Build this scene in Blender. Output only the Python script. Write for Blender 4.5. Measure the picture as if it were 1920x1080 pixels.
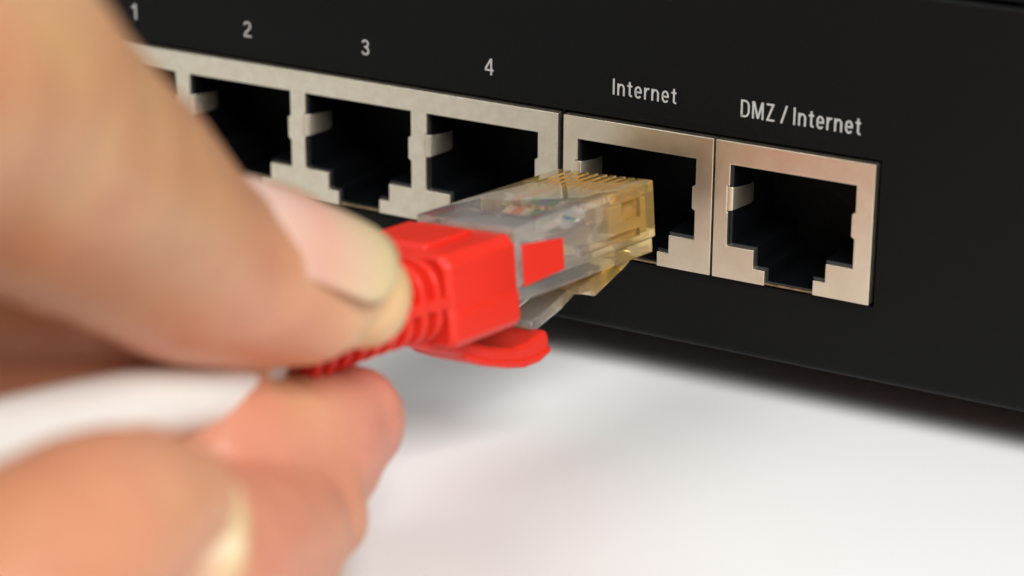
import bpy, bmesh, math, random
from mathutils import Vector, Matrix

S = 0.001                       # everything below is written in millimetres
random.seed(7)
sc = bpy.context.scene
for o in list(bpy.data.objects):
    bpy.data.objects.remove(o, do_unlink=True)
COL = sc.collection

# ------------------------------------------------------------------ camera
CAM = Vector((151.05, -202.0, 69.38))
RT = Vector((0.8701, 0.4928, 0.0047)); UP = Vector((-0.1746, 0.2994, 0.9380)); FW = Vector((-0.4609, 0.8170, -0.3465))
cam = bpy.data.objects.new('camera', bpy.data.cameras.new('camera'))
COL.objects.link(cam)
m = Matrix((RT, UP, -FW)).transposed().to_4x4(); m.translation = CAM * S
cam.matrix_world = m
cam.data.sensor_width = 36; cam.data.lens = 90.07
cam.data.clip_start = 0.005; cam.data.clip_end = 20
cam.data.dof.use_dof = True
cam.data.dof.focus_distance = 0.2345
cam.data.dof.aperture_fstop = 19
cam.data.dof.aperture_blades = 9
sc.camera = cam

# ------------------------------------------------------------------ light
w = bpy.data.worlds.new('World'); sc.world = w; w.use_nodes = True
bg = w.node_tree.nodes['Background']
bg.inputs[0].default_value = (1.0, 0.99, 0.975, 1); bg.inputs[1].default_value = 0.212

def softbox(name, loc, target, sx, sy, power, col):
    d = bpy.data.lights.new(name, 'AREA'); d.shape = 'RECTANGLE'
    d.size = sx * S; d.size_y = sy * S; d.energy = power; d.color = col
    o = bpy.data.objects.new(name, d); COL.objects.link(o)
    o.location = Vector(loc) * S
    o.rotation_euler = (Vector(target) - Vector(loc)).to_track_quat('-Z', 'Y').to_euler()
    return o
softbox('softbox_left', (-125, -200, 365), (45, -40, -10), 320, 200, 0.72, (1.0, 0.985, 0.965))
softbox('softbox_right', (350, -235, 320), (50, -20, -10), 320, 190, 2.6, (1.0, 0.985, 0.965))

sc.view_settings.view_transform = 'Standard'; sc.view_settings.look = 'None'
sc.view_settings.exposure = 0; sc.view_settings.gamma = 1; sc.view_settings.use_curve_mapping = False
sc.cycles.max_bounces = 16; sc.cycles.transmission_bounces = 14; sc.cycles.glossy_bounces = 6
sc.cycles.diffuse_bounces = 5; sc.cycles.transparent_max_bounces = 12
sc.cycles.caustics_refractive = True; sc.cycles.caustics_reflective = False
sc.cycles.blur_glossy = 1.0
sc.cycles.sample_clamp_indirect = 25
sc.cycles.use_denoising = True

# ------------------------------------------------------------------ materials
def mat(name, col, rough=0.5, metal=0.0, spec=0.5, var=None, var_scale=1.0, bump=0.0, bump_scale=1.0,
        trans=0.0, ior=1.5, sss=0.0, sss_r=(1, .35, .2), rough_var=0.0, coat=0.0):
    M = bpy.data.materials.new(name); M.use_nodes = True
    nt = M.node_tree; N = nt.nodes; L = nt.links; b = N['Principled BSDF']
    b.inputs['Base Color'].default_value = (*col, 1); b.inputs['Roughness'].default_value = rough
    b.inputs['Metallic'].default_value = metal; b.inputs['Specular IOR Level'].default_value = spec
    b.inputs['IOR'].default_value = ior; b.inputs['Transmission Weight'].default_value = trans
    b.inputs['Coat Weight'].default_value = coat
    if sss:
        b.inputs['Subsurface Weight'].default_value = sss
        b.inputs['Subsurface Radius'].default_value = sss_r
        b.inputs['Subsurface Scale'].default_value = 1.6 * S
    tc = N.new('ShaderNodeTexCoord')
    def noise(scale, detail=4, ro=0.6):
        n = N.new('ShaderNodeTexNoise'); n.inputs['Scale'].default_value = scale / S
        n.inputs['Detail'].default_value = detail; n.inputs['Roughness'].default_value = ro
        L.new(tc.outputs['Object'], n.inputs['Vector']); return n
    if var is not None:
        n = noise(var_scale); r = N.new('ShaderNodeValToRGB')
        r.color_ramp.elements[0].position = 0.35; r.color_ramp.elements[1].position = 0.68
        r.color_ramp.elements[0].color = (*col, 1); r.color_ramp.elements[1].color = (*var, 1)
        L.new(n.outputs['Fac'], r.inputs[0]); L.new(r.outputs[0], b.inputs['Base Color'])
    if rough_var:
        n = noise(var_scale * 2.3); mr = N.new('ShaderNodeMapRange')
        mr.inputs['To Min'].default_value = rough - rough_var; mr.inputs['To Max'].default_value = rough + rough_var
        L.new(n.outputs['Fac'], mr.inputs['Value']); L.new(mr.outputs[0], b.inputs['Roughness'])
    if bump:
        n = noise(bump_scale, 3); bp = N.new('ShaderNodeBump')
        bp.inputs['Strength'].default_value = 0.6; bp.inputs['Distance'].default_value = bump * S
        L.new(n.outputs['Fac'], bp.inputs['Height']); L.new(bp.outputs[0], b.inputs['Normal'])
    return M

M = {}
M['table'] = mat('white_table', (0.84, 0.85, 0.845), 0.55, var=(0.82, 0.83, 0.825), var_scale=0.02, bump=0.01, bump_scale=1.5, spec=0.3)
M['case'] = mat('black_powder_coat', (0.0042, 0.0045, 0.0045), 0.5, bump=0.11, bump_scale=2.4, rough_var=0.06, var_scale=0.3, spec=0.13)
M['case_dark'] = mat('black_sheet', (0.008, 0.008, 0.008), 0.6)
M['ink'] = mat('white_print', (0.52, 0.51, 0.49), 0.6, var=(0.42, 0.41, 0.39), var_scale=4)
M['nickel'] = mat('nickel_plate', (0.87, 0.79, 0.62), 0.37, metal=1, var=(0.80, 0.70, 0.53), var_scale=0.35, rough_var=0.06, bump=0.006, bump_scale=3)
M['nickel_worn'] = mat('worn_nickel_plate', (0.84, 0.77, 0.63), 0.40, metal=1, var=(0.76, 0.68, 0.54), var_scale=1.1, rough_var=0.08, bump=0.012, bump_scale=2.5)
M['brass'] = mat('tarnished_brass', (0.42, 0.31, 0.17), 0.4, metal=1, var=(0.2, 0.14, 0.08), var_scale=1.5)
M['socket'] = mat('black_socket_plastic', (0.0035, 0.004, 0.005), 0.3, spec=0.3)
M['rubber'] = mat('black_rubber', (0.02, 0.02, 0.02), 0.8)
M['clear'] = mat('clear_polycarbonate', (1.0, 0.965, 0.91), 0.07, trans=0.945, ior=1.5)
def plug_plastic():
    Mt = mat('clear_polycarbonate', (1, .96, .9), 0.06, trans=0.95, ior=1.5, coat=0.6)
    N = Mt.node_tree.nodes; L = Mt.node_tree.links; b = N['Principled BSDF']
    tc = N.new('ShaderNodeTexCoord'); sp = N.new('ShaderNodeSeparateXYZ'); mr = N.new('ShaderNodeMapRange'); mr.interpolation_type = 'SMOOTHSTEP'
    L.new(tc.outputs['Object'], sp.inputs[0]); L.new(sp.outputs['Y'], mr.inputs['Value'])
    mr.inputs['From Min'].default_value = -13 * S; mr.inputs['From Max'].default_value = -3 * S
    mx = N.new('ShaderNodeMix'); mx.data_type = 'RGBA'; mx.inputs[6].default_value = (1, .965, .92, 1); mx.inputs[7].default_value = (1, .72, .27, 1)  # nose goes amber: warm reflection of the gold contacts painted into the colour
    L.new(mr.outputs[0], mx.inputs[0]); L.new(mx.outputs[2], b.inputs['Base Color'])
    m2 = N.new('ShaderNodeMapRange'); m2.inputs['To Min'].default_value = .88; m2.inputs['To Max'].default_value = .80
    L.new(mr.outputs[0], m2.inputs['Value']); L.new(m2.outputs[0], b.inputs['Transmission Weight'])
    return Mt
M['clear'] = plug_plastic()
M['amber'] = mat('gold_glow_amber', (1.0, 0.62, 0.12), 0.2, trans=0.4, ior=1.5)  # colour imitates the gold contacts' glow inside the clear nose
M['gold'] = mat('gold_contact', (1.0, 0.70, 0.27), 0.25, metal=1)
M['red'] = mat('red_soft_plastic', (0.74, 0.026, 0.012), 0.42, sss=0.06, sss_r=(1, .1, .05), bump=0.015, bump_scale=2, spec=0.4)
M['cable'] = mat('off_white_cable', (0.80, 0.79, 0.75), 0.5, var=(0.76, 0.75, 0.70), var_scale=0.15)
for n, c in dict(orange=(0.85, 0.2, 0.02), green=(0.03, 0.3, 0.08), blue=(0.02, 0.1, 0.5), brown=(0.2, 0.07, 0.02), white=(0.8, 0.78, 0.72)).items():
    M['wire_' + n] = mat(n + '_wire', c, 0.4)

def skin_material():
    Mt = mat('skin', (0.56, 0.32, 0.155), 0.42, sss=0.3, sss_r=(1.0, 0.35, 0.18), var=(0.53, 0.215, 0.12), var_scale=0.075, bump=0.14, bump_scale=0.7, spec=0.45)
    nt = Mt.node_tree; N = nt.nodes; L = nt.links; b = N['Principled BSDF']
    src = b.inputs['Base Color'].links[0].from_socket
    tc = N.new('ShaderNodeTexCoord')
    # pressed skin: the thumb tip is blanched, the finger pads are flushed
    for c, rad, col, amt in (((50.5, -48.0, -1.5), 12.0, (0.74, 0.53, 0.27, 1), 0.9), ((48.5, -46, -11), 11.0, (0.66, 0.25, 0.19, 1), 0.75), ((52, -60, -2), 9.0, (0.60, 0.22, 0.12, 1), 0.55), ((56, -72, -14), 34.0, (0.67, 0.28, 0.195, 1), 0.65), ((63, -97, 2), 16.0, (0.66, 0.27, 0.18, 1), 0.5)):
        d = N.new('ShaderNodeVectorMath'); d.operation = 'DISTANCE'; d.inputs[1].default_value = Vector(c) * S
        L.new(tc.outputs['Object'], d.inputs[0])
        mr = N.new('ShaderNodeMapRange'); mr.interpolation_type = 'SMOOTHSTEP'
        mr.inputs['From Min'].default_value = rad * S * .35; mr.inputs['From Max'].default_value = rad * S
        mr.inputs['To Min'].default_value = amt; mr.inputs['To Max'].default_value = 0
        L.new(d.outputs['Value'], mr.inputs['Value'])
        mx = N.new('ShaderNodeMix'); mx.data_type = 'RGBA'; mx.inputs[7].default_value = col
        L.new(mr.outputs[0], mx.inputs[0]); L.new(src, mx.inputs[6]); src = mx.outputs[2]
    L.new(src, b.inputs['Base Color'])
    return Mt
M['skin'] = skin_material()

def nail_material(axis_max):
    Mt = bpy.data.materials.new('nail'); Mt.use_nodes = True
    N = Mt.node_tree.nodes; L = Mt.node_tree.links; b = N['Principled BSDF']
    tc = N.new('ShaderNodeTexCoord'); sp = N.new('ShaderNodeSeparateXYZ'); r = N.new('ShaderNodeValToRGB')
    L.new(tc.outputs['Generated'], sp.inputs[0]); L.new(sp.outputs['Y'], r.inputs[0])
    e = r.color_ramp.elements
    e[0].position = 0.0; e[0].color = (0.66, 0.43, 0.33, 1)
    e[1].position = 1.0; e[1].color = (0.58, 0.46, 0.25, 1)
    for p, c in ((0.14, (0.68, 0.46, 0.38, 1)), (0.48, (0.67, 0.37, 0.28, 1)), (0.72, (0.66, 0.47, 0.31, 1)), (0.86, (0.64, 0.51, 0.29, 1))):
        x = e.new(p); x.color = c
    L.new(r.outputs[0], b.inputs['Base Color'])
    b.inputs['Roughness'].default_value = 0.38
    b.inputs['Subsurface Weight'].default_value = 0.2; b.inputs['Subsurface Scale'].default_value = 0.8 * S
    return Mt
M['nail'] = nail_material(1)

# ------------------------------------------------------------------ builders
def empty(name, loc=(0, 0, 0), rot=None):
    o = bpy.data.objects.new(name, None); COL.objects.link(o)
    o.empty_display_size = 0.005
    mm = (rot.to_4x4() if rot else Matrix.Identity(4)); mm.translation = Vector(loc) * S
    o.matrix_world = mm
    return o
def tag(o, label, cat, group=None, kind=None):
    if label: o['label'] = label
    if cat: o['category'] = cat
    if group: o['group'] = group
    if kind: o['kind'] = kind
    return o
def build(name, verts, faces, material, parent=None, smooth=False, bevel=0, seg=2, off=(0, 0, 0), angle=35):
    me = bpy.data.meshes.new(name)
    off = Vector(off)
    me.from_pydata([(Vector(v) - off) * S for v in verts], [], faces)
    me.materials.append(material)
    bm = bmesh.new(); bm.from_mesh(me)
    bmesh.ops.recalc_face_normals(bm, faces=bm.faces); bm.to_mesh(me); bm.free()
    o = bpy.data.objects.new(name, me); COL.objects.link(o)
    if parent: o.parent = parent
    if bevel:
        md = o.modifiers.new('bevel', 'BEVEL'); md.width = bevel * S; md.segments = seg
        md.limit_method = 'ANGLE'; md.angle_limit = math.radians(angle); md.use_clamp_overlap = True
        md.harden_normals = False
    if smooth:
        for p in me.polygons: p.use_smooth = True
    elif bevel:
        for p in me.polygons: p.use_smooth = True
        me.set_sharp_from_angle(angle=math.radians(35))
    return o
def prism(poly, axis, a, b):
    """extrude a 2d polygon along axis 'x','y' or 'z' from a to b"""
    n = len(poly)
    def P(p, t):
        return {'x': (t, p[0], p[1]), 'y': (p[0], t, p[1]), 'z': (p[0], p[1], t)}[axis]
    v = [P(p, a) for p in poly] + [P(p, b) for p in poly]
    f = [tuple(range(n))[::-1], tuple(range(n, 2 * n))] + [(i, (i + 1) % n, n + (i + 1) % n, n + i) for i in range(n)]
    return v, f
def box(x0, x1, y0, y1, z0, z1):
    return prism([(x0, z0), (x1, z0), (x1, z1), (x0, z1)], 'y', y0, y1)
def merge(*parts):
    V, F = [], []
    for v, f in parts:
        k = len(V); V += v; F += [tuple(i + k for i in q) for q in f]
    return V, F
def loft(rings, cap=True):
    n = len(rings[0]); V = [p for r in rings for p in r]; F = []
    for k in range(len(rings) - 1):
        for i in range(n):
            F.append((k * n + i, k * n + (i + 1) % n, (k + 1) * n + (i + 1) % n, (k + 1) * n + i))
    if cap:
        F.append(tuple(range(n))[::-1]); F.append(tuple(range((len(rings) - 1) * n, len(rings) * n)))
    return V, F
def catmull(pts, sub):
    P = [Vector(p) for p in pts]; out = []
    P = [P[0] * 2 - P[1]] + P + [P[-1] * 2 - P[-2]]
    for i in range(1, len(P) - 2):
        for k in range(sub):
            t = k / sub
            a, b, c, d = P[i - 1], P[i], P[i + 1], P[i + 2]
            out.append(0.5 * ((2 * b) + (c - a) * t + (2 * a - 5 * b + 4 * c - d) * t * t + (3 * b - a - 3 * c + d) * t ** 3))
    out.append(P[-2]); return out
def tube(pts, r, n=14, sub=6, caps=False):
    """pts (x,y,z) with radius r, or (x,y,z,r); round ends when caps"""
    Q = [Vector((*p[:3], p[3] if len(p) > 3 else r)) for p in pts]
    Q = catmull(Q, sub); C = [q.to_3d() for q in Q]; Rr = [q[3] for q in Q]
    T = [(C[min(i + 1, len(C) - 1)] - C[max(i - 1, 0)]).normalized() for i in range(len(C))]
    if caps:
        k = 5
        pre = [(C[0] - T[0] * Rr[0] * math.cos(a), Rr[0] * math.sin(a), T[0]) for a in [math.pi / 2 * j / k for j in range(k)] if True]
        post = [(C[-1] + T[-1] * Rr[-1] * math.cos(a), Rr[-1] * math.sin(a), T[-1]) for a in [math.pi / 2 * j / k for j in range(k)]][::-1]
        allr = [(c, max(rr, 0.02), t) for c, rr, t in pre] + list(zip(C, Rr, T)) + [(c, max(rr, 0.02), t) for c, rr, t in post]
    else:
        allr = list(zip(C, Rr, T))
    rings = []; u = None
    for c, rr, t in allr:
        if u is None: u = t.orthogonal().normalized()
        u = (u - t * u.dot(t)).normalized(); v = t.cross(u)
        rings.append([tuple(c + (u * math.cos(a) + v * math.sin(a)) * rr) for a in [2 * math.pi * i / n for i in range(n)]])
    return loft(rings)
def bake(o):
    dg = bpy.context.evaluated_depsgraph_get()
    me = bpy.data.meshes.new_from_object(o.evaluated_get(dg)); old = o.data
    o.modifiers.clear(); o.data = me; bpy.data.meshes.remove(old)
def cut(o, cutters, op='DIFFERENCE'):
    for v, f in cutters:
        c = build('cutter', v, f, o.data.materials[0])
        c.matrix_world = o.matrix_world
        md = o.modifiers.new('b', 'BOOLEAN'); md.operation = op; md.object = c; md.solver = 'EXACT'
        bpy.context.view_layer.update(); bake(o)
        me = c.data; bpy.data.objects.remove(c); bpy.data.meshes.remove(me)

# ------------------------------------------------------------------ table
TZ = -23.0
v, f = box(-900, 900, -900, 700, TZ - 30, TZ)
tb = build('table_top', v, f, M['table'], bevel=2)
tag(tb, 'plain white table top under the black router', 'table', kind='structure')

# ------------------------------------------------------------------ router
P = 13.97; OW = 12.2; HB = 7.79; H2 = 9.56; H3 = 10.95; S1 = 2.57; S2 = 3.735
ML = 1.5; MR = 1.68; MT = 2.147; XI = 44.35; XD = 59.96; GR = 2.13
X0, X1, YB = -70.0, 150.0, 150.0
router = empty('router', (40, 60, TZ))
tag(router, 'black metal network router showing its back with six ethernet sockets', 'router')
RO = (40, 60, TZ)
def rp(name, vf, material, parent=None, **k):
    return build(name, vf[0], vf[1], material, parent or router, off=RO, **k)

gx0, gx1 = -P - ML, 2 * P + OW + GR
jacks = [(gx0, gx1), (XI - ML, XI + OW + MR), (XD - ML, XD + OW + MR)]
G = 0.28                                  # dark gap round each shield
zt, zb = MT + G, -H3 - G
def front_panel():
    def arc(cy, cz, r, a0, a1, n=6):
        return [(cy + r * math.cos(math.radians(a0 + (a1 - a0) * i / n)), cz + r * math.sin(math.radians(a0 + (a1 - a0) * i / n))) for i in range(n + 1)]
    lo = [(YB, -18.6)] + arc(0.9, -17.7, 0.9, 270, 180)
    hi = arc(0.45, 17.05, 0.45, 180, 90) + [(4.0, 17.5)]
    prof = lo + [(0, zb), (0, zt)] + hi
    # holes hold only when cells are cut along x
    holes = [(jacks[0][0] - G, jacks[0][1] + G * .75), (jacks[1][0] - G * .75, jacks[2][1] + G)]
    xs = sorted([X0, X1] + [x for h in holes for x in h])
    n = len(prof); V = [(x, y, z) for x in xs for y, z in prof]; F = []
    kb = len(lo)
    for i in range(len(xs) - 1):
        hole = any(abs(xs[i] - h[0]) < 1e-6 for h in holes)
        for j in range(n - 1):
            if hole and j == kb: continue
            F.append((i * n + j, (i + 1) * n + j, (i + 1) * n + j + 1, i * n + j + 1))
    for h in holes:
        k = len(V)
        for y in (0, 9):
            V += [(h[0], y, zb), (h[1], y, zb), (h[1], y, zt), (h[0], y, zt)]
        F += [(k + a, k + (a + 1) % 4, k + 4 + (a + 1) % 4, k + 4 + a) for a in range(4)] + [(k + 4, k + 5, k + 6, k + 7)]
    return V, F
fp = rp('front_panel', front_panel(), M['case'])
for p in fp.data.polygons: p.use_smooth = True
fp.data.set_sharp_from_angle(angle=math.radians(40))
cov = [(YB, 10), (YB, 19.3), (1.2, 18.9), (0.75, 18.75), (0.5, 18.4), (0.42, 18.05), (0.42, 17.85), (2.5, 17.85), (2.5, 10)]
rp('top_cover', prism(cov, 'x', X0 + .3, X1 - .3), M['case'], bevel=0.12)
for sx in (X0, X1):
    rp('side_wall', box(min(sx, sx - 1 if sx < 0 else sx), max(sx, sx + 1 if sx > 0 else sx), 1, YB, -18.2, 17.6), M['case'], bevel=.3)
rp('back_panel', box(X0, X1, YB + .02, YB + 1, -18.4, 18), M['case'], bevel=.3)
for fx in (X0 + 18, X1 - 18):
    for fy in (22, YB - 20):
        ring = lambda r, z: [(fx + r * math.cos(2 * math.pi * i / 24), fy + r * math.sin(2 * math.pi * i / 24), z) for i in range(24)]
        rp('rubber_foot', loft([ring(6.5, TZ + .01), ring(7, TZ + .4), ring(7.4, -18.62)]), M['rubber'])

# jack shields: one sheet-metal piece round the row of four, one each for the two on the right
def opening(x):
    """metal edge of one port, walked from lower right to lower left (open at the bottom)"""
    B = 0.32
    return [(x + OW - S2, -H3), (x + OW - S2, -H2), (x + OW - S1, -H2), (x + OW - S1, -HB), (x + OW, -HB),
            (x + OW, -5.0), (x + OW - B, -4.8), (x + OW - B, -2.7), (x + OW, -2.5), (x + OW, 0), (x, 0), (x, -2.05),
            (x - .25, -2.05), (x - .25, -4.55), (x - .12, -4.55), (x - .12, -HB), (x + S1, -HB), (x + S1, -H2), (x + S2, -H2), (x + S2, -H3)]
def shield(x0, x1, ports):
    poly = [(x0, -H3), (x0, MT), (x1, MT), (x1, -H3)]
    for x in sorted(ports, reverse=True): poly += opening(x)
    return prism(poly, 'y', -0.62, 8.0)
PROUD = -0.62
def cavity(x):
    """black plastic liner: a tube of the port's outline, a little inside the metal edge"""
    i = 0.22
    o = [(x + i, -i), (x + OW - i, -i), (x + OW - i, -HB + i), (x + OW - S1 - i, -HB + i), (x + OW - S1 - i, -H2 + i),
         (x + OW - S2 - i, -H2 + i), (x + OW - S2 - i, -H3 + .35), (x + S2 + i, -H3 + .35), (x + S2 + i, -H2 + i), (x + S1 + i, -H2 + i), (x + S1 + i, -HB + i), (x + i, -HB + i)]
    def grow(p, d):
        cx, cz = x + OW / 2, -5
        return (p[0] + d * (1 if p[0] > cx else -1), p[1] + d * (1 if p[1] > cz else -1))
    y0 = PROUD + 0.42
    rings = [[(p[0], y0 + 0.35, p[1]) for p in [grow(q, 0.3) for q in o]], [(p[0], y0, p[1]) for p in [grow(q, 0.22) for q in o]],
             [(p[0], y0 + 0.12, p[1]) for p in [grow(q, .04) for q in o]], [(p[0], y0 + .4, p[1]) for p in o], [(p[0], 12.5, p[1]) for p in o]]
    V, F = loft(rings, cap=False); n = len(o)
    F.append(tuple(range(4 * n, 5 * n)))
    return V, F
def tab(x):
    """grounding spring folded inwards from the left edge"""
    z0, z1, t = -4.45, -2.15, 0.16
    path = [(x - .3, PROUD + .12), (x + .1, PROUD + .25), (x + .32, PROUD + .7), (x + .5, .7), (x + .85, 1.9), (x + .7, 2.9)]
    V, F = [], []
    rings = []
    for k, (px, py) in enumerate(path):
        rings.append([(px, py, z0 + .05 * k), (px + t, py - t * .3, z0 + .05 * k), (px + t, py - t * .3, z1 - .05 * k), (px, py, z1 - .05 * k)])
    return loft(rings)
port_sets = [('jack_block', gx0, gx1, [-P, 0, P, 2 * P], 'nickel_worn'), ('ethernet_jack', *jacks[1], [XI], 'nickel'), ('ethernet_jack', *jacks[2], [XD], 'nickel')]
for nm, a, b, ports, mt in port_sets:
    sh = rp(nm, shield(a, b, ports), M[mt], bevel=0.2, seg=3)
    sh.modifiers['bevel'].width = 0.26 * S
    for x in ports:
        rp('socket_liner', cavity(x), M['socket'], sh, smooth=False)
        rp('grounding_spring', tab(x), M[mt], sh, bevel=.05)
        rp('bottom_strip', box(x + S2 - .6, x + OW - S2 + .6, PROUD + .25, 7.5, -H3 + .03, -H3 + .22), M['brass'], sh)
    if len(ports) == 4:
        sh['label'] = 'row of four sockets in one worn nickel shield'

# printed legends
def arcp(cx, cy, rx, ry, a0, a1, n=12):
    return [(cx + rx * math.cos(math.radians(a0 + (a1 - a0) * i / n)), cy + ry * math.sin(math.radians(a0 + (a1 - a0) * i / n))) for i in range(n + 1)]
W_ = 0.11; h_ = W_ / 2; XH = 0.74        # stroke, half stroke, x-height, all over a cap height of 1
GLYPH = {
 'I': (0.15, [[(h_, 0), (h_, 1)]]),
 'n': (0.47, [[(h_, 0), (h_, XH)], [(h_, 0.40)] + arcp(0.235, 0.455, 0.16, XH - h_ - 0.455, 165, 0, 12) + [(0.395, 0)]]),
 't': (0.30, [[(0.15, 0.93)] + [(0.15, 0.2)] + arcp(0.245, 0.17, 0.095, 0.105, 180, 268, 6) + [(0.30, 0.068)], [(0, XH - .06), (0.30, XH - .06)]]),
 'e': (0.47, [[(0.08, 0.375), (0.395, 0.375)] + arcp(0.235, 0.43, 0.16, XH - h_ - 0.43 + .01, 0, 180, 14) + arcp(0.235, 0.31, 0.16, 0.31 - h_ + .01, 180, 325, 12)]),
 'r': (0.31, [[(h_, 0), (h_, XH)], [(h_, 0.40)] + arcp(0.245, 0.43, 0.17, XH - h_ - 0.43, 170, 88, 8) + [(0.31, XH - h_ - .005)]]),
 'D': (0.54, [[(h_, h_), (h_, 1 - h_), (0.22, 1 - h_)] + arcp(0.25, 0.62, 0.215, 0.38 - h_, 88, 0, 10) + arcp(0.25, 0.38, 0.215, 0.38 - h_, 0, -88, 10) + [(0.22, h_), (0.0, h_)]]),
 'M': (0.68, [[(h_, 0), (h_, 1)], [(0.61, 0), (0.61, 1)], [(0.10, 0.98), (0.34, 0.03)], [(0.58, 0.98), (0.34, 0.03)]]),
 'Z': (0.50, [[(0.02, 1 - h_), (0.41, 1 - h_), (0.09, h_), (0.50, h_)]]),
 '/': (0.36, [[(0.03, -0.02), (0.33, 1.02)]]),
 '1': (0.30, [[(0.225, 0), (0.225, 1)], [(0.0, 0.74), (0.10, 0.78), (0.18, 0.90)]]),
 '2': (0.54, [arcp(0.27, 0.70, 0.195, 0.225, 170, -20, 16) + [(0.40, 0.52), (0.12, 0.22), (0.085, h_), (0.54, h_)]]),
 '3': (0.54, [arcp(0.265, 0.725, 0.18, 0.20, 165, -85, 16), arcp(0.265, 0.29, 0.20, 0.215, 88, -165, 18), [(0.20, 0.525), (0.30, 0.525)]]),
 '4': (0.56, [[(0.41, 0), (0.41, 1)], [(0.38, 0.95), (0.06, 0.36)], [(0.02, 0.30), (0.56, 0.30)]]),
}
def ribbon(path, half):
    n = len(path); V = []
    for i in range(n):
        p = Vector(path[i]); d0 = (p - Vector(path[i - 1])).normalized() if i else None
        d1 = (Vector(path[i + 1]) - p).normalized() if i < n - 1 else None
        d0 = d0 or d1; d1 = d1 or d0
        n0 = Vector((-d0.y, d0.x)); n1 = Vector((-d1.y, d1.x)); mt = (n0 + n1).normalized()
        k = half / max(0.45, mt.dot(n0)); V += [p + mt * k, p - mt * k]
    return V, [(2 * i, 2 * i + 1, 2 * i + 3, 2 * i + 2) for i in range(n - 1)]
def legend(txt, x0, x1, zbase, cap):
    """printed letters drawn as condensed strokes, fitted between x0 and x1"""
    adv, items = 0.0, []
    for ch in txt:
        if ch == ' ': adv += 0.235; continue
        wd, paths = GLYPH[ch]
        items.append((adv, paths)); adv += wd + 0.125
    kx = (x1 - x0) / (adv - 0.125); V, F = [], []; lay = 0
    for a, paths in items:
        for pth in paths:
            lay += 1
            rv, rf = ribbon([(a + px, pz) for px, pz in pth], h_)
            k = len(V); V += [(x0 + q.x * kx, -0.012 - 0.0015 * (lay % 4), zbase + q.y * cap) for q in rv]
            F += [tuple(i + k for i in f) for f in rf]
    ob = build('printed_legend', V, F, M['ink'], router, off=RO)
    ob['label'] = 'white printed legend reading ' + txt
legend('Internet', 47.62, 54.1, 4.60, 1.52)
legend('DMZ / Internet', 60.5, 72.0, 4.42, 1.60)
for t, xa, xb in (('1', -7.42, -6.75), ('2', 6.4, 7.35), ('3', 20.24, 21.2), ('4', 34.03, 35.0)):
    legend(t, xa, xb, 4.60, 1.62)

# ------------------------------------------------------------------ network cable: clear plug, red boot, off-white lead
K = 0.9225
PT = Vector((50.33, -6.5, -0.83))
PM = Matrix(((0.98055, 0.17034, -0.09753), (-0.16601, 0.98481, 0.05096), (0.10473, -0.03377, 0.99393)))
def pw(x, y, z): return PT + PM @ (Vector((x, y, z)) * K)
patch = empty('network_cable', PT, PM)
tag(patch, 'network cable with clear plug and red ribbed boot held before the Internet socket', 'cable')
bpy.context.view_layer.update()
def pp(name, vf, material, parent=None, **k):
    return build(name, [Vector(q) * K for q in vf[0]], vf[1], material, parent or patch, **k)

prof = [(-5.84, 0), (5.84, 0), (5.84, -5.64), (5.44, -5.64), (5.44, -7.24), (-5.44, -7.24), (-5.44, -5.64), (-5.84, -5.64)]
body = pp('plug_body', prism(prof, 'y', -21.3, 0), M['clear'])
md = body.modifiers.new('bv', 'BEVEL'); md.width = 0.5 * S; md.segments = 4; md.limit_method = 'ANGLE'
bpy.context.view_layer.update(); bake(body)
cutters = []
for i in range(8):
    x = (i - 3.5) * 1.12
    cutters.append(box(x - .29, x + .29, -6.0, 1, -1.35, 1))
cutters += [box(-4.6, 4.6, -17.2, -13.4, -1.5, 1),                       # crimp window
            box(-5.0, 5.0, -22, -9.5, -5.9, -2.0),                       # cable cavity
            box(-4.5, 4.5, -9.9, -4.8, -2.5, -1.0),                      # wire channel
            box(4.9, 7, -5.2, -2.3, -3.1, -1.2), box(-7, -4.9, -5.2, -2.3, -3.1, -1.2),
            box(5.3, 7, -11.9, -2.5, -4.9, -4.1), box(-7, -5.3, -11.9, -2.5, -4.9, -4.1)]
cutters = [([tuple(Vector(q) * K) for q in v], f) for v, f in cutters]
cut(body, cutters)
body.name = 'plug_body'
for p in body.data.polygons: p.use_smooth = True
body.data.set_sharp_from_angle(angle=math.radians(30))
# latch
base = [(-0.5, -7.2), (-0.35, -8.3), (-1.2, -8.75), (-6.3, -10.5), (-6.9, -9.9), (-8.6, -9.75), (-8.4, -8.9), (-5.5, -8.3), (-3.2, -7.2)]
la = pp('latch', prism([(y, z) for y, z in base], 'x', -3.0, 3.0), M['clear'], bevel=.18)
lev = [(-7.8, -9.0), (-14.7, -11.1), (-15.0, -11.7), (-14.4, -12.1), (-10.2, -10.95), (-7.8, -9.95)]
pp('latch_lever', prism(lev, 'x', -1.9, 1.9), M['clear'], la, bevel=.15)
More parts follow.
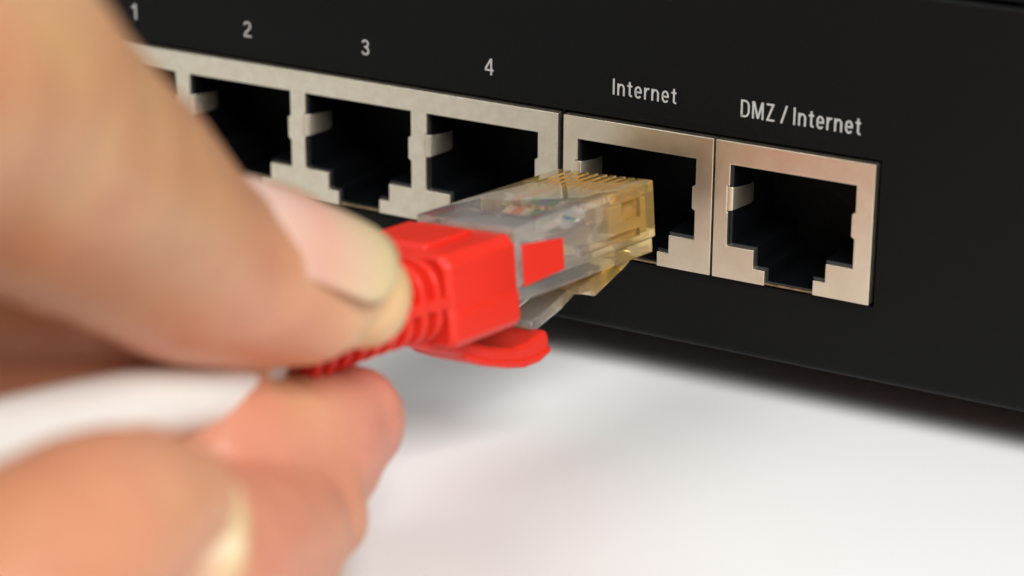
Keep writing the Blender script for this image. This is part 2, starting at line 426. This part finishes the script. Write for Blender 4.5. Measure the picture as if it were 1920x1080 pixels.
# contacts and wires
wc = ['white', 'orange', 'white', 'blue', 'green', 'white', 'brown', 'white']
wc = ['white', 'orange', 'white', 'green', 'blue', 'green', 'white', 'brown']
for i in range(8):
    x = (i - 3.5) * 1.12
    cp = [(-1.0, -4.6), (-5.6, -4.6), (-5.6, -1.3), (-5.0, -.75), (-1.8, -.75), (-1.0, -1.6)]
    pp('contact', prism(cp, 'x', x - .25, x + .25), M['gold'], body, bevel=.06)
    xb = (i - 3.5) * 1.02
    pp('wire', tube([(x, -4.9, -1.75), (x, -8, -1.75), (xb, -11, -2.6), (xb * .8, -14, -3.4), (xb * .5, -18, -4)], 0.44, n=10, sub=4), M['wire_' + wc[i]], body, smooth=True)
pp('gold_glow_insert', box(-4.75, 4.75, -6.6, -0.7, -5.0, -1.5), M['amber'], body, bevel=.2)  # added block, its amber stands in for gold light reflected in the nose
V, F = tube([(0, -13.6, -4.0), (0, -17, -4.1), (0, -21.35, -4.4)], 1.85, n=24, sub=3)
pp('lead_end', ([(x * 2.1, y, z) for x, y, z in V], F), M['cable'], body, smooth=True)
# boot
bprof = [(-6.1, -1.5), (-5.2, -0.6), (5.2, -0.6), (6.1, -1.5), (6.1, -5.6), (6.3, -6.0), (6.3, -8.4), (5.7, -9.1), (-5.7, -9.1), (-6.3, -8.4), (-6.3, -6.0), (-6.1, -5.6)]
def bring(y, k, dz=0):
    return [(px * k, y, -4.6 + (pz + 4.6) * k + dz) for px, pz in bprof]
boot = pp('boot', loft([bring(-21.4, .985), bring(-21.6, 1.0), bring(-26, 1.0), bring(-30.2, 1.0), bring(-30.8, .93)]), M['red'], bevel=.5, seg=3, angle=25)
def sup(y, a, b, zc, n=40, e=3.2):
    return [(a * math.copysign(abs(math.cos(t)) ** (2 / e), math.cos(t)), y, zc + b * math.copysign(abs(math.sin(t)) ** (2 / e), math.sin(t))) for t in [2 * math.pi * i / n for i in range(n)]]
def bsize(y):
    t = min(1, max(0, (-y - 30) / 17.0))
    return 6.1 * (1 - t) + 4.2 * t, 4.15 * (1 - t) + 3.7 * t, -4.6 + 0.25 * math.sin(t * 3) - 1.5 * t * t
def brings(ys, d, n=40): return [sup(y, bsize(y)[0] - d, bsize(y)[1] - d, bsize(y)[2], n, 3.2 - 1.0 * min(1, (-y - 30) / 17)) for y in ys]
pp('boot_core', loft(brings([-30, -33, -36, -39, -42, -45, -47.5], 1.75)), M['red'], boot, smooth=True)
for k in range(9):
    y = -31.75 - k * 1.72
    pp('boot_rib', loft(brings([y + .5, y + .42, y - .42, y - .5], 0)[0:0] + [sup(y + s, bsize(y)[0] - d, bsize(y)[1] - d, bsize(y)[2], 40, 3.2 - min(1, (-y - 30) / 17)) for s, d in ((.43, .22), (.3, .0), (-.3, .0), (-.43, .22))]), M['red'], boot, smooth=False, bevel=.1, angle=50)
for sx in (-1, 1):      # side spines that tie the ribs together
    ys = [-30.3, -34, -38, -42, -46]
    pp('boot_spine', loft([[(sx * (bsize(y)[0] - 1.6), y, bsize(y)[2] - .8), (sx * (bsize(y)[0] - .05), y, bsize(y)[2] - .65), (sx * (bsize(y)[0] - .05), y, bsize(y)[2] + .45), (sx * (bsize(y)[0] - 1.6), y, bsize(y)[2] + .6)] for y in ys]), M['red'], boot, bevel=.15)
    pp('boot_side_arm', prism([(-20.3, -1.8), (-14.3, -2.5), (-14.3, -5.5), (-20.3, -5.8)], 'x', sx * 5.62, sx * 5.93), M['red'], boot, bevel=.08)
pp('boot_ridge', prism([(-22.6, -.8), (-23.0, -.15), (-29.0, -.15), (-29.8, -.8)], 'x', -5.2, 2.4), M['red'], boot, bevel=.25)
tongue = [(-34, -8.1), (-30.5, -9.6), (-27.3, -10.8), (-23.5, -12.6), (-20, -13.8), (-17.6, -14.4), (-15.6, -14.45), (-13.9, -14.0), (-13.6, -13.2), (-13.7, -12.0), (-14.4, -11.8),
          (-16.5, -12.3), (-19, -12.3), (-22, -11.4), (-25, -10.0), (-28, -8.3), (-34, -7.0)]
tg = pp('boot_tongue', prism(tongue, 'x', -3.1, 3.1), M['red'], boot, bevel=.4, seg=3)
flange = [(-26, -11.6), (-23.5, -12.85), (-20, -14.0), (-17.6, -14.6), (-15.4, -14.62), (-13.75, -14.1), (-13.45, -13.5), (-15.5, -13.8), (-18, -13.6), (-22, -12.6), (-26, -10.9)]
pp('boot_tongue_edge', prism(flange, 'x', -3.3, 3.3), M['red'], boot, bevel=.25, seg=2)
# lead, given in world mm then taken into the plug's frame
lead_w = [tuple(pw(0, -44, -5.2)), tuple(pw(0, -49, -5.6)), (45.0, -55.7, -4.9), (45.8, -71.0, -1.1), (46.2, -84.3, 1.7), (46.0, -99, 4.6), (45.5, -116, 7.5),
          (36, -145, 8), (10, -185, 2), (-30, -230, -10), (-80, -280, -18.6), (-140, -330, -19.3)]
PMi = PM.transposed()
lead = [PMi @ (Vector(q) - PT) for q in lead_w]
V, F = tube(lead, 2.65, n=24, sub=8)
build('lead', V, F, M['cable'], patch, smooth=True)

# ------------------------------------------------------------------ hand
digits = dict(
 thumb=[(51.93, -47.2, 0.58, 3.9), (50.84, -48.19, 1.13, 4.9), (49.5, -51.4, 2.55, 6.1), (47.91, -56.7, 5.16, 6.9), (47.19, -62.86, 7.48, 7.2), (49.13, -73.18, 15.19, 8.3), (53.74, -85.42, 23.48, 9.2), (57.87, -97.86, 31.95, 9.9),
        (60, -118, 33, 12), (59, -145, 18, 16), (58, -172, 8, 17)],
 index=[(47.7, -42.6, -12.2, 4.6), (47.2, -45.5, -12.4, 5.8), (47, -50, -12.5, 6.8), (45, -55.5, -11.0, 7.2), (40, -61, -6, 7.5), (35, -67.5, 0, 8.0), (30, -80, 4, 8.6), (27, -97, 6, 9.5), (28, -118, 0, 11.5), (42, -150, -2, 13), (52, -185, 2, 15)],
 middle=[(53.0, -52.7, -15.2, 4.2), (52.6, -55.0, -15.2, 5.2), (52.8, -60, -14.4, 6.2), (53.4, -66, -13.3, 7.0), (54, -73.4, -12.3, 7.4), (52, -84, -10.5, 7.8), (46, -98, -8, 8.4), (42, -120, -8, 10.5), (50, -152, -6, 13), (58, -185, 0, 15)],
 ring=[(65.2, -88.5, 2.2, 3.9), (64.9, -91.0, 2.7, 5.0), (64.6, -96.0, 2.6, 6.4), (64.2, -103.3, 1.5, 7.2), (62, -114, -3, 8.0), (58, -126, -7, 9.5), (58, -152, -7, 12), (60, -185, 0, 15)],
 little=[(80, -105, -4, 4.4), (80, -110, -4, 5.6), (79, -118, -6, 6.4), (75, -128, -9, 7.4), (70, -145, -9, 9.5), (66, -170, -4, 12), (62, -190, 0, 15)],
 forearm=[(57, -178, 3, 17), (56, -200, 3, 20), (52, -230, 4, 23), (44, -280, 8, 27), (34, -340, 12, 31)],
)
shift = dict(thumb=[-1.0, -1.0, -.9, -.8, -.8, -1.3, -2.5, -3.0, -1.5], index=[-1.2, -1.2, -1.2, -.6], middle=[-2.8] * 6, ring=[-1.3] * 5)
for k, L in shift.items():
    for i, d in enumerate(L):
        p = digits[k][i]; q = Vector(p[:3]) + RT * d + (UP * 1.2 if k == 'ring' else Vector((0, 0, 0)))
        digits[k][i] = (q.x, q.y, q.z, p[3])
V, F = merge(*[tube(p, 1, n=28, sub=6, caps=True) for p in digits.values()])
hand = build('hand', V, F, M['skin'])
md = hand.modifiers.new('r', 'REMESH'); md.mode = 'VOXEL'; md.voxel_size = 0.75 * S; md.use_smooth_shade = True
md = hand.modifiers.new('s', 'SMOOTH'); md.factor = 0.5; md.iterations = 7
for size, amt in ((7.0, 0.6), (2.2, 0.22)):          # uneven flesh: tendons, folds, small creases
    tx = bpy.data.textures.new('flesh', 'CLOUDS'); tx.noise_scale = size * S; tx.noise_depth = 2
    md = hand.modifiers.new('d', 'DISPLACE'); md.texture = tx; md.texture_coords = 'LOCAL'; md.strength = amt * S; md.mid_level = 0.5
bpy.context.view_layer.update(); bake(hand)
for p in hand.data.polygons: p.use_smooth = True
hand.data.materials.clear(); hand.data.materials.append(M['skin'])
tag(hand, 'bare hand pinching the red boot between thumb and forefinger', 'hand')

def nail(origin, axis, normal, length, width, radius, droop=0.06, lift=0.0):
    """curved nail plate; origin is its root middle on the surface"""
    a = Vector(axis).normalized(); n = Vector(normal); n = (n - a * n.dot(a)).normalized(); s = a.cross(n)
    me_v, me_f = [], []; NU, NV = 18, 14
    for layer in (0, 1):
        th = -0.45 if layer else 0.0
        for i in range(NU + 1):
            t = i / NU
            # outline: rounded root and rounded free edge
            wv = width / 2 * (1 - 0.35 * max(0, (0.18 - t) / 0.18) ** 2) * math.sqrt(max(0.02, 1 - max(0, (t - 0.72) / 0.285) ** 2.4))
            for j in range(NV + 1):
                u = (j / NV * 2 - 1) * wv
                ang = u / radius
                y = t * length
                h = radius * (math.cos(ang) - 1) - droop * y * y / length + th + lift * t
                me_v.append((radius * math.sin(ang) , y, h))
    k = (NU + 1) * (NV + 1)
    q = lambda l, i, j: l * k + i * (NV + 1) + j
    for i in range(NU):
        for j in range(NV):
            me_f.append((q(0, i, j), q(0, i, j + 1), q(0, i + 1, j + 1), q(0, i + 1, j)))
            me_f.append((q(1, i, j), q(1, i + 1, j), q(1, i + 1, j + 1), q(1, i, j + 1)))
    for i in range(NU):
        for j in (0, NV): me_f.append((q(0, i, j), q(0, i + 1, j), q(1, i + 1, j), q(1, i, j)))
    for j in range(NV):
        for i in (0, NU): me_f.append((q(0, i, j), q(0, i, j + 1), q(1, i, j + 1), q(1, i, j)))
    o = build('fingernail', me_v, me_f, M['nail'], None, smooth=True)
    mm = Matrix((s, a, n)).transposed().to_4x4(); mm.translation = Vector(origin) * S
    o.parent = hand; o.matrix_world = mm
    return o
tn = (-FW * 0.75 + UP * 0.66).normalized()
ax = Vector((4.0, 9.6, -4.4)).normalized()
tn = (tn - ax * tn.dot(ax)).normalized()
nail(Vector((46.2, -62.2, 7.8)) - RT * .55 + tn * 6.8, ax, tn, 16.0, 11.4, 5.7, droop=0.11)
rax = Vector((0.25, 1, -0.15)); rn = Vector((-0.1, 0.3, -1.0))
rn = (FW * 0.75 - UP * 0.1 + RT * .1).normalized(); rax = (RT * .95 - UP * 0.05 + FW * .35).normalized()
nail(Vector((64.6, -95.5, 2.2)) - RT * 1.7 + UP * 1.9 + rn * 4.4, rax, rn, 8.3, 7.4, 4.6, droop=0.02)
ixn = Vector((-0.35, -0.1, -1)).normalized()
nail(Vector((47, -50.5, -12.5)) - RT * 1.2 + ixn * 6.3, (0.05, 1, 0.1), ixn, 11, 9.5, 6, droop=.15)
nail(Vector((52.8, -60.5, -14.4)) - RT * 2.8 + Vector((-.3, 0, -.95)) * 6.0, (0.0, 1, -0.08), (-.3, 0, -1), 8.6, 9.0, 6, droop=.15)
